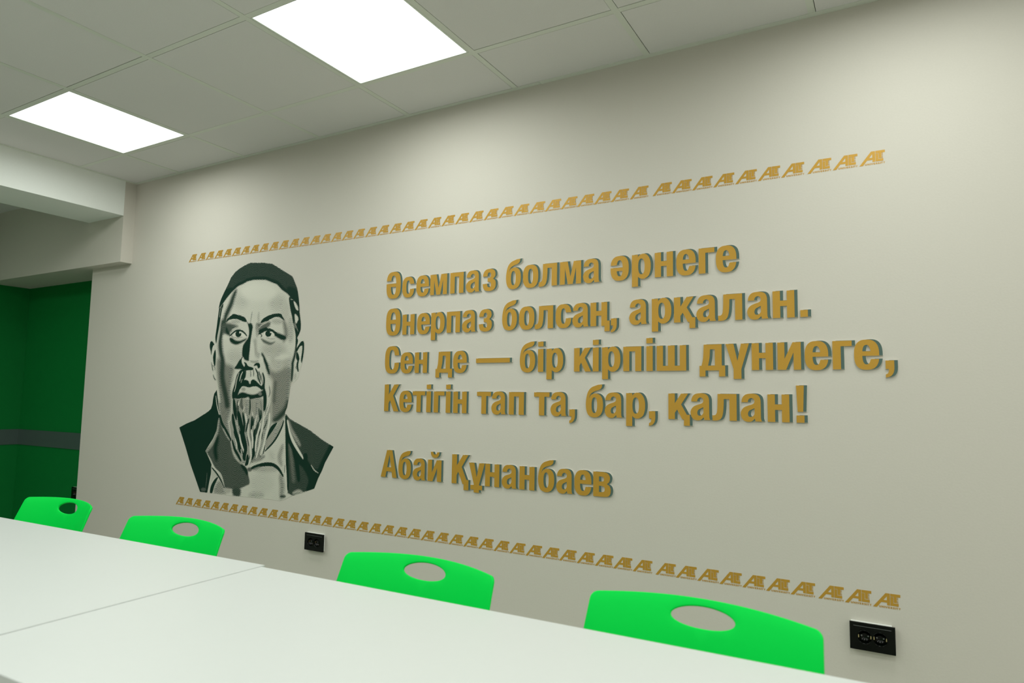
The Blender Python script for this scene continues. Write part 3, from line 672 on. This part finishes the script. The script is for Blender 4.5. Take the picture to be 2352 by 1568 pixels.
# ------------------------------------------------------------------ lettering: glyphs in mm, x-height 95, capitals 126
def sup(cx, cy, rx, ry, n=2.6, k=48):
    out = []
    for i in range(k):
        a = 2*PI*i/k; c, s = math.cos(a), math.sin(a)
        out.append((cx+rx*math.copysign(abs(c)**(2/n), c), cy+ry*math.copysign(abs(s)**(2/n), s)))
    return out
def spl(pts, n=6):
    # smooth closed outline; a third value 1 marks a sharp corner
    m = len(pts); out = []
    for i in range(m):
        p1, p2 = pts[i], pts[(i+1) % m]; p0, p3 = pts[i-1], pts[(i+2) % m]
        c1, c2 = len(p1) > 2, len(p2) > 2
        if c1 and c2: out.append(p1[:2]); continue
        t1 = (0, 0) if False else ((p2[0]-p0[0])/2, (p2[1]-p0[1])/2)
        t2 = ((p3[0]-p1[0])/2, (p3[1]-p1[1])/2)
        if c1: t1 = (p2[0]-p1[0], p2[1]-p1[1])
        if c2: t2 = (p2[0]-p1[0], p2[1]-p1[1])
        for q in range(n):
            t = q/n; a = 2*t**3-3*t*t+1; b = t**3-2*t*t+t; c = -2*t**3+3*t*t; d = t**3-t*t
            out.append((a*p1[0]+b*t1[0]+c*p2[0]+d*t2[0], a*p1[1]+b*t1[1]+c*p2[1]+d*t2[1]))
    return out
G = {}
G['о'] = [(1, sup(37, 47.5, 37, 49.5)), (-1, sup(37, 47.5, 12, 32, 2.4))]
G['Ө'] = [(1, sup(43.5, 63, 43.5, 65, 2.9)), (-1, sup(43.5, 63, 16, 46.5, 2.6)), (1, rect(20, 54.5, 66, 73.5))]
G['Ә'] = [(1, sup(43.5, 63, 43.5, 65, 2.9)), (-1, sup(43.5, 63, 16, 46.5, 2.6)), (1, rect(14, 55, 66, 71)), (-1, rect(-2, 71, 34, 85))]
G['ә'] = [(1, sup(38, 47.5, 38, 49.5)), (-1, sup(38, 47.5, 12.5, 32, 2.5)), (1, rect(14, 36.5, 56, 50)), (-1, rect(-2, 50, 31, 60.5))]
G['е'] = [(1, sup(36.5, 47.5, 36.5, 49.5)), (-1, sup(36.5, 47.5, 12.2, 32, 2.5)), (1, rect(16, 43.5, 59, 58.5)), (-1, [(40, 43.5), (80, 43.5), (80, 33), (50, 33), (40, 24)])]
G['с'] = [(1, sup(35.5, 47.5, 35.5, 49.5)), (-1, sup(35.5, 47.5, 11.5, 32, 2.5)), (-1, [(36, 62), (80, 62), (80, 38), (48, 38), (36, 24)])]
G['С'] = [(1, sup(43, 63, 43, 65, 2.9)), (-1, sup(43, 63, 16.5, 47, 2.7)), (-1, [(43, 84), (95, 84), (95, 49), (59, 49), (43, 24)])]
G['м'] = [(1, [(0, 0), (22, 0), (22.5, 68), (36, 0), (58, 0), (72.5, 68), (73, 0), (95, 0), (95, 95), (62, 95), (47.5, 31), (35, 95), (0, 95)])]
G['п'] = [(1, rect(0, 0, 73, 95)), (-1, rect(24.7, -1, 48.3, 76.5))]
G['а'] = [(1, spl([(2.7, 66.6, 1), (4, 77), (9.5, 87.5), (19, 94.5), (35, 97), (52, 95), (62, 88), (66.5, 77), (67.5, 64), (67.8, 18), (68.5, 8), (71, 0, 1), (50, 0, 1), (47, 10, 1), (42, 4), (34, -1), (24, -2), (12, 1.5), (4, 10), (0, 24), (1.2, 34), (6, 43), (14, 50), (26, 55), (37, 58.5), (44, 62.5), (46.5, 69), (45, 76.5), (40, 80.5), (34, 81), (28.5, 78), (25, 72), (24.5, 66.6, 1)])),
          (-1, spl([(46.5, 46, 1), (37, 41.5), (28.5, 36.5), (24.5, 27), (26, 18.5), (31, 15), (37.5, 16), (43.5, 20.5), (46.5, 28)]))]
G['з'] = [(1, spl([(1, 64, 1), (3, 74), (8.5, 86), (18, 94), (34.5, 97), (51, 94.5), (61.5, 87), (65.6, 75), (64, 63), (54, 51.5, 1), (65, 43), (68, 28), (65, 13), (55, 2), (34.5, -2), (14, 2), (4, 13), (0, 31, 1), (23, 31, 1), (25.5, 20), (34.5, 14.5), (42, 19), (43.5, 28), (41, 36), (35, 39.5), (26, 40, 1), (26, 57, 1), (36, 57.5), (42.5, 63), (43.5, 71), (41, 78.5), (34.5, 81), (27.5, 77.5), (24.5, 64, 1)]))]
G['б'] = [(1, spl([(69.6, 128, 1), (54, 127.5, 1), (40, 123), (26, 117.5), (15, 108), (7.5, 95), (2.5, 76), (0, 50), (3, 24), (13, 5.5), (36.5, -2), (58, 4.5), (70, 22), (73.5, 47), (70, 72), (59, 87), (42, 92.5), (27, 89), (19, 82), (14.5, 72, 1), (17.5, 84), (26, 95), (41, 102), (55, 106), (64, 111.5), (68, 118)])), (-1, sup(36.5, 46, 11.8, 31, 2.4))]
G['л'] = [(1, spl([(19, 95, 1), (85, 95, 1), (85, 0, 1), (60, 0, 1), (60, 76.5, 1), (40.5, 76.5, 1), (40, 55), (38, 30), (33.5, 12), (25.5, 2.5), (13, -1), (0, -1, 1), (0, 18, 1), (8, 18.5), (13.5, 23), (16.5, 33), (18, 55)]))]
G['р'] = [(1, rect(0, -31, 24.7, 95)), (1, spl([(24, 84, 1), (31, 92.5), (43, 97), (57, 94.5), (68.5, 82), (74.5, 65), (76, 47), (74.5, 29), (68, 11), (56, 1), (43, -2), (31, 2), (24, 9, 1)])), (-1, sup(38.5, 47.5, 13, 31, 2.4))]
G['н'] = [(1, rect(0, 0, 71, 95)), (-1, rect(24.5, 60.5, 46.5, 96)), (-1, rect(24.5, -1, 46.5, 41.5))]
G['ң'] = G['н']+[(1, rect(60, -22, 82, 20)), (1, rect(47, 0, 82, 20))]
G['г'] = [(1, [(0, 0), (24.7, 0), (24.7, 77), (58, 77), (58, 95), (0, 95)])]
G['к'] = [(1, [(0, 0), (24.5, 0), (24.5, 24), (31.5, 36), (48, 0), (74, 0), (47, 55), (72.5, 95), (46.5, 95), (24.5, 59), (24.5, 95), (0, 95)])]
G['қ'] = [(1, [(0, 0), (24.5, 0), (24.5, 24), (33, 36), (52, 0), (58, 0), (58, -23), (80, -23), (80, 17), (69, 17), (48, 55), (74, 95), (48, 95), (24.5, 59), (24.5, 95), (0, 95)])]
G['К'] = [(1, [(0, 0), (26, 0), (26, 37), (34.5, 52), (58, 0), (87, 0), (52.5, 73), (86.5, 126), (58.5, 126), (26, 78), (26, 126), (0, 126)])]
G['Қ'] = [(1, [(0, 0), (26, 0), (26, 37), (34.5, 52), (58, 0), (64, 0), (64, -25), (89, -25), (89, 19), (77.5, 19), (52, 73), (86, 126), (58, 126), (26, 78), (26, 126), (0, 126)])]
G['і'] = [(1, rect(0, 0, 25, 95)), (1, rect(0, 106, 25, 126))]
G['д'] = [(1, spl([(15.7, 95, 1), (80, 95, 1), (80, 17.5, 1), (92, 17.5, 1), (92, -22, 1), (70, -22, 1), (70, 0, 1), (21.5, 0, 1), (21.5, -22, 1), (0, -22, 1), (0, 17.5, 1), (7.5, 17.5, 1), (13, 45)])), (-1, spl([(38.5, 77, 1), (55.5, 77, 1), (55.5, 17.5, 1), (31, 17.5, 1), (36.5, 45)]))]
G['ү'] = [(1, [(0, 95), (27.5, 95), (41, 33), (53.5, 95), (81, 95), (54, 4), (54, -31), (27, -31), (27, 4)])]
G['ұ'] = G['ү']+[(1, rect(10, -19, 70, 0))]
G['и'] = [(1, [(0, 0), (0, 95), (22.5, 95), (22.5, 38), (49, 95), (75, 95), (75, 0), (51.5, 0), (51.5, 60), (27, 0)])]
G['й'] = G['и']+[(1, spl([(14, 131, 1), (27, 131, 1), (30.5, 122.5), (38, 119), (46, 122), (50.5, 130.5, 1), (63, 130.5, 1), (59.5, 117), (51, 107.5), (38.5, 104.5), (25, 107.5), (16.5, 118)]))]
G['ш'] = [(1, rect(0, 0, 112, 95)), (-1, rect(24, 18.5, 43, 96)), (-1, rect(69, 18.5, 88, 96))]
G['т'] = [(1, [(23.5, 0), (48, 0), (48, 77), (71.5, 77), (71.5, 95), (0, 95), (0, 77), (23.5, 77)])]
G['в'] = [(1, spl([(0, 0, 1), (0, 95, 1), (43, 95, 1), (58, 91.5), (67, 82), (69.5, 71), (66, 58), (57, 49.5, 1), (68, 42), (73, 27), (70, 11), (60, 2), (45, 0, 1)])), (-1, spl([(24, 58, 1), (24, 77.5, 1), (37, 77.5, 1), (43.5, 74), (44.5, 67.5), (43.5, 61), (37, 58, 1)])), (-1, spl([(24, 17.5, 1), (24, 41.5, 1), (38, 41.5, 1), (46, 37), (48, 29.5), (46, 21.5), (38, 17.5, 1)]))]
G['А'] = [(1, [(0, 0), (34, 126), (65.5, 126), (96, 0), (70, 0), (65, 27), (33.5, 27), (28.5, 0)]), (-1, [(37.5, 46), (49.5, 106), (61.5, 46)])]
G[','] = [(1, spl([(0, 27.5, 1), (24.5, 27.5, 1), (24.5, 2), (22, -12), (14, -23), (0, -28, 1), (0, -17.5, 1), (6, -14), (8.5, -8), (9, 0, 1), (0, 0, 1)]))]
G['.'] = [(1, rect(0, 0, 24, 24))]
G['!'] = [(1, rect(0, 0, 25, 24.5)), (1, [(0, 126), (25, 126), (21.5, 36.5), (4, 36.5)])]
G['—'] = [(1, rect(0, 41.5, 172, 61))]
BASE = [.4838, .3054, .1243, -.0556, -.3634]
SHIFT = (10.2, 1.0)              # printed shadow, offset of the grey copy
def grow(P, d):
    # outline moved outward a little (the board is cut with a margin)
    m = len(P); A = sum(P[i][0]*P[(i+1) % m][1]-P[(i+1) % m][0]*P[i][1] for i in range(m))
    s = 1 if A > 0 else -1; out = []
    for i in range(m):
        a, b, c = P[i-1], P[i], P[(i+1) % m]
        n1 = Vector((b[1]-a[1], a[0]-b[0])); n2 = Vector((c[1]-b[1], b[0]-c[0]))
        if n1.length < 1e-6 or n2.length < 1e-6: out.append(b); continue
        n1.normalize(); n2.normalize(); n = n1+n2
        k = max(.35, 1+n1.dot(n2))
        out.append((b[0]+s*d*n.x/k, b[1]+s*d*n.y/k))
    return out
glyph_mesh = {}
def glyph_meshes(ch):
    if ch not in glyph_mesh:
        g = G[ch]; dx, dz = SHIFT
        face = slab('gold_face', g, -.0062, -.0056)
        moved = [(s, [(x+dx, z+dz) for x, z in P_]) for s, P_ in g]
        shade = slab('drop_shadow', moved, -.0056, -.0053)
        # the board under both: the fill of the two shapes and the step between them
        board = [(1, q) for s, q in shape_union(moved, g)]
        glyph_mesh[ch] = (slab('letter', board, -.0053, 0), face, shade)
    return glyph_mesh[ch]
def shape_union(a, b):
    out = []
    for g in (a, b):
        V, T = shape2d([(s, grow(P_, .5*s)) for s, P_ in g])
        for t in T: out.append((1, [V[i] for i in t]))
    return out
place = ['first', 'second', 'third', 'fourth']
names = {0: 'top line', 1: 'second line', 2: 'third line', 3: 'fourth line', 4: 'separate bottom line'}
seen = {}
for li, w, xs in WORDS:
    seen[li] = seen.get(li, 0)+1
    if li == 4:
        lab = 'short first word of the separate bottom line of gold lettering' if len(w) < 6 else 'long second word of the separate bottom line of gold lettering'
    elif w == '—':
        lab = 'long gold dash in the third line of wall lettering'
    else:
        lab = 'gold raised lettering with grey shadow reading "%s" in the %s' % (w, names[li])
    x0 = xs[0]*.001
    t = thing('wall_lettering', lab, 'lettering', (x0, 0, EYE+BASE[li]), group='gold words on the wall')
    for ch, x in zip(w, xs):
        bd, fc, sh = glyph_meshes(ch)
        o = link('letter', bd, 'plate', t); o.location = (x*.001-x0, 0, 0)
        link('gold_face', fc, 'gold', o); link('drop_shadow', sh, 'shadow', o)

# ------------------------------------------------------------------ rows of logo decals
def lp(pts): return [((x-320)/1745, (1260-y)/1745) for x, y in pts]
emblem = [(1, lp([(320, 1260), (1140, 210), (1413, 210), (1413, 1045), (1222, 1045), (1222, 875), (865, 875), (570, 1260)])),
          (-1, lp([(1220, 425), (1005, 705), (1220, 705)])),
          (1, lp([(1437, 210), (2070, 210), (2070, 402), (1843, 402), (1843, 815), (1648, 815), (1648, 402), (1437, 402)])),
          (1, lp([(1437, 427), (1626, 427), (1626, 854), (1950, 854), (1950, 1045), (1437, 1045)]))]
L = {'U': [(1, [(0, 1), (.26, 1), (.26, .36), (.34, .24), (.5, .24), (.58, .36), (.58, 1), (.84, 1), (.84, .32), (.7, .06), (.5, 0), (.34, 0), (.14, .06), (0, .32)])],
     'N': [(1, [(0, 0), (0, 1), (.22, 1), (.62, .42), (.62, 1), (.86, 1), (.86, 0), (.64, 0), (.24, .58), (.24, 0)])],
     'I': [(1, rect(0, 0, .27, 1))],
     'V': [(1, [(0, 1), (.26, 1), (.46, .36), (.66, 1), (.92, 1), (.58, 0), (.34, 0)])],
     'E': [(1, [(0, 0), (0, 1), (.75, 1), (.75, .78), (.25, .78), (.25, .61), (.68, .61), (.68, .4), (.25, .4), (.25, .22), (.76, .22), (.76, 0)])],
     'R': [(1, [(0, 0), (0, 1), (.5, 1), (.72, .93), (.82, .68), (.74, .45), (.6, .36), (.84, 0), (.57, 0), (.37, .32), (.25, .32), (.25, 0)]), (-1, [(.25, .52), (.25, .8), (.46, .8), (.57, .66), (.46, .52)])],
     'S': [(1, [(.02, .1), (.12, .29), (.38, .2), (.53, .24), (.5, .32), (.2, .43), (.04, .68), (.15, .93), (.42, 1), (.72, .92), (.63, .73), (.42, .79), (.29, .74), (.33, .66), (.62, .57), (.79, .34), (.68, .07), (.38, 0), (.18, .02)])],
     'T': [(1, [(0, 1), (.8, 1), (.8, .78), (.53, .78), (.53, 0), (.27, 0), (.27, .78), (0, .78)])],
     'Y': [(1, [(0, 1), (.27, 1), (.45, .62), (.63, 1), (.9, 1), (.57, .38), (.57, 0), (.32, 0), (.32, .38)])],
     '.': [(1, rect(0, 0, .27, .24))],
     '1': [(1, [(0, .72), (.25, 1), (.5, 1), (.5, 0), (.25, 0), (.25, .68)])],
     '9': [(1, [(.36, 0), (.7, .36), (.74, .75), (.57, 1), (.2, 1), (.02, .82), (.02, .55), (.2, .38), (.42, .42), (.2, 0)]), (-1, [(.25, .6), (.25, .8), (.5, .8), (.5, .6)])],
     '3': [(1, [(.02, .12), (.3, 0), (.6, .08), (.7, .3), (.55, .52), (.7, .75), (.55, .95), (.3, 1), (.02, .88), (.1, .68), (.42, .78), (.42, .62), (.22, .6), (.22, .42), (.42, .38), (.42, .22), (.1, .3)])]}
def glyph_fit(ch, x0, x1, z0, z1, turned=False):
    wmax = max(p[0] for s, q in L[ch] for p in q); out = []
    for s, q in L[ch]:
        if turned: out.append((s, [(x1-(x1-x0)*g, z0+(z1-z0)*a/wmax) for a, g in q]))
        else: out.append((s, [(x0+(x1-x0)*a/wmax, z0+(z1-z0)*g) for a, g in q]))
    return out
word = []
for ch, a, b in zip('UNIVERSITY', (720, 885, 1050, 1120, 1290, 1435, 1580, 1730, 1800, 1940), (850, 1015, 1100, 1262, 1395, 1555, 1700, 1780, 1915, 2062)):
    word += glyph_fit(ch, (a-320)/1745, (b-320)/1745, 0.0, 140/1745)
year = []; yy = 820
for ch, h in zip('EST.1931', (48, 48, 48, 22, 34, 50, 50, 34)):
    year += glyph_fit(ch, (1864-320)/1745, (1930-320)/1745, (1260-yy)/1745, (1260-yy+h)/1745, True); yy -= h+8
    if ch == '.': yy -= 12
WL = 0.0762
em_me = slab('emblem', emblem, -.0006, 0, WL); wd_me = slab('wordmark', word, -.0006, 0, WL); yr_me = slab('date_line', year, -.0006, 0, WL)
ones = ['', 'first', 'second', 'third', 'fourth', 'fifth', 'sixth', 'seventh', 'eighth', 'ninth', 'tenth', 'eleventh', 'twelfth', 'thirteenth', 'fourteenth', 'fifteenth', 'sixteenth', 'seventeenth', 'eighteenth', 'nineteenth']
def ordinal(n):
    if n < 20: return ones[n]
    return {2: 'twenty', 3: 'thirty', 4: 'forty'}[n//10]+'-'+ones[n % 10] if n % 10 else {2: 'twentieth', 3: 'thirtieth', 4: 'fortieth'}[n//10]
proto = thing('logo_decal', '', 'decal')
link('emblem', em_me, 'gold', proto); link('wordmark', wd_me, 'gold', proto); link('date_line', yr_me, 'gold', proto)
k = 0
for (xs, (za, zb)), row, end in zip(LOGO_ROWS, ('upper', 'lower'), ('above', 'below')):
    for i, x in enumerate(xs):
        o = proto if k == 0 else copy_tree(proto); k += 1
        z = za+(zb-za)*(x-xs[0])/(xs[-1]-xs[0])
        o.location = (x*.001, 0, EYE+z*.001)
        o['label'] = 'small gold logo decal, %s from the left in the %s row %s the lettering' % (ordinal(i+1), row, end)
        o['group'] = 'gold logo decals in the %s row' % row

# ------------------------------------------------------------------ engraved portrait: a printed decal on the wall
def smooth_line(P, n=6):
    # Catmull-Rom through the points
    P = np.asarray(P, float)
    if len(P) < 3: return P
    Q = np.vstack([2*P[0]-P[1], P, 2*P[-1]-P[-2]])
    out = []
    for i in range(1, len(Q)-2):
        a, b, c, d = Q[i-1], Q[i], Q[i+1], Q[i+2]
        for t in np.linspace(0, 1, n, endpoint=False):
            out.append(.5*(2*b+(c-a)*t+(2*a-5*b+4*c-d)*t*t+(3*b-a-3*c+d)*t**3))
    out.append(P[-1])
    return np.array(out)
def smooth_loop(P, n=4):
    P = np.asarray(P, float); out = []; m = len(P)
    for i in range(m):
        a, b, c, d = P[i-1], P[i], P[(i+1) % m], P[(i+2) % m]
        for t in np.linspace(0, 1, n, endpoint=False):
            out.append(.5*(2*b+(c-a)*t+(2*a-5*b+4*c-d)*t*t+(3*b-a-3*c+d)*t**3))
    return np.array(out)
def seg_dist(X, Z, L):
    # distance to a polyline and the position along it, 0..1
    best = np.full(X.shape, 1e9); pos = np.zeros(X.shape)
    n = len(L)-1
    for i in range(n):
        a, b = L[i], L[i+1]; d = b-a; q = max(d@d, 1e-9)
        t = np.clip(((X-a[0])*d[0]+(Z-a[1])*d[1])/q, 0, 1)
        r = np.hypot(X-a[0]-t*d[0], Z-a[1]-t*d[1])
        m = r < best; best[m] = r[m]; pos[m] = (i+t[m])/n
    return best, pos
def inside(X, Z, L):
    c = np.zeros(X.shape, bool); n = len(L)
    for i in range(n):
        x1, z1 = L[i]; x2, z2 = L[(i+1) % n]
        if z1 == z2: continue
        m = ((z1 > Z) != (z2 > Z)) & (X < (x2-x1)*(Z-z1)/(z2-z1)+x1)
        c ^= m
    return c
def ss(x): x = np.clip(x, 0, 1); return x*x*(3-2*x)
def paint(X, Z, ops):
    # ink density of the print at the points (mm on the wall)
    T = np.zeros(X.shape)
    for kind, tone, soft, width, pts in ops:
        P = np.array(pts, float).reshape(-1, 2)
        if kind == 'F':
            L = smooth_loop(P); pad = soft+2
        elif kind == 'P':
            L = P; pad = soft+2
        elif kind == 'E':
            L = P; pad = soft+2
        else:
            L = smooth_line(P); pad = width/2+soft+2
        lo, hi = L.min(0)-pad, L.max(0)+pad
        m = (X > lo[0]) & (X < hi[0]) & (Z > lo[1]) & (Z < hi[1])
        if not m.any(): continue
        x, z = X[m], Z[m]
        if kind in 'FP':
            r, _ = seg_dist(x, z, np.vstack([L, L[:1]])); r = np.where(inside(x, z, L), -r, r)
            a = ss(.5-r/(2*max(soft, .1)))
        else:
            r, p = seg_dist(x, z, L)
            w = width/2*(.45+.55*np.sin(np.pi*np.clip(p, .0, 1))**.5) if kind == 'S' else width/2
            a = ss(.5-(r-w)/(2*max(soft, .1)))
        T[m] = T[m]*(1-a)+tone*a
    return T

def make_portrait():
    O = np.array(OUTLINE, float).reshape(-1, 2); step = 3.0
    lo, hi = O.min(0)-step, O.max(0)+step
    nx, nz = int((hi[0]-lo[0])/step)+2, int((hi[1]-lo[1])/step)+2
    X, Z = np.meshgrid(lo[0]+step*np.arange(nx), lo[1]+step*np.arange(nz))
    cx, cz = X[:-1, :-1]+step/2, Z[:-1, :-1]+step/2
    keep = inside(cx.ravel(), cz.ravel(), O).reshape(cx.shape)
    cnt = np.zeros(X.shape, int)
    for a, b in ((0, 0), (0, 1), (1, 0), (1, 1)): cnt[a:a+nz-1, b:b+nx-1] += keep
    edge = (cnt > 0) & (cnt < 4)
    x, z = X[edge], Z[edge]; best = np.full(x.shape, 1e9); bx, bz = x.copy(), z.copy()
    R = np.vstack([O, O[:1]])
    for a, b in zip(R, R[1:]):
        d = b-a; t = np.clip(((x-a[0])*d[0]+(z-a[1])*d[1])/max(d@d, 1e-9), 0, 1)
        px, pz = a[0]+t*d[0], a[1]+t*d[1]; r = np.hypot(x-px, z-pz); m = r < best
        best[m] = r[m]; bx[m] = px[m]; bz[m] = pz[m]
    X[edge], Z[edge] = bx, bz
    T = paint(X.ravel(), Z.ravel(), PRINT)
    idx = -np.ones(X.size, int); used = np.where(cnt.ravel() > 0)[0]; idx[used] = np.arange(len(used))
    j, i = np.where(keep); v = j*nx+i
    quads = idx[np.stack([v, v+1, v+nx+1, v+nx], 1)]
    me = bpy.data.meshes.new('portrait_decal')
    co = np.stack([X.ravel()[used]*.001, np.full(len(used), -.0008), Z.ravel()[used]*.001], 1)
    me.from_pydata(co.tolist(), [], quads.tolist()); me.update()
    at = me.attributes.new('ink', 'FLOAT', 'POINT'); at.data.foreach_set('value', T[used].astype(np.float32))
    m = material('engraved print', (.66, .65, .57), .5, spec=.15)
    nt = m.node_tree; N, Lk = nt.nodes, nt.links
    def math_(op, a, b=None):
        n = N.new('ShaderNodeMath'); n.operation = op
        for s, q in ((0, a), (1, b)):
            if q is None: continue
            if isinstance(q, (int, float)): n.inputs[s].default_value = q
            else: Lk.new(q, n.inputs[s])
        return n.outputs[0]
    tc = N.new('ShaderNodeTexCoord'); sp = N.new('ShaderNodeSeparateXYZ'); Lk.new(tc.outputs['Object'], sp.inputs[0])
    an = N.new('ShaderNodeAttribute'); an.attribute_name = 'ink'
    wave = math_('MULTIPLY', math_('SINE', math_('MULTIPLY', sp.outputs[0], 2*PI/.155)), .009)
    h = math_('SINE', math_('MULTIPLY', math_('ADD', sp.outputs[2], wave), 2*PI/.0052))
    h = math_('ADD', math_('MULTIPLY', h, .34), .415)         # threshold of the engraved lines
    k_ = math_('ADD', math_('DIVIDE', math_('SUBTRACT', an.outputs['Fac'], h), .2), .5)
    k_ = math_('MINIMUM', math_('MAXIMUM', k_, 0.0), 1.0)
    mx = N.new('ShaderNodeMix'); mx.data_type = 'RGBA'
    mx.inputs[6].default_value = (.66, .65, .57, 1); mx.inputs[7].default_value = (.006, .028, .018, 1)
    Lk.new(k_, mx.inputs[0]); Lk.new(mx.outputs[2], N['Principled BSDF'].inputs['Base Color'])
    o = link('portrait_decal', me, m)
    o.location = (-3.06, 0, EYE+.10)
    return tag(o, 'dark green engraved portrait decal of a bearded man wearing a skullcap', 'portrait')
make_portrait()
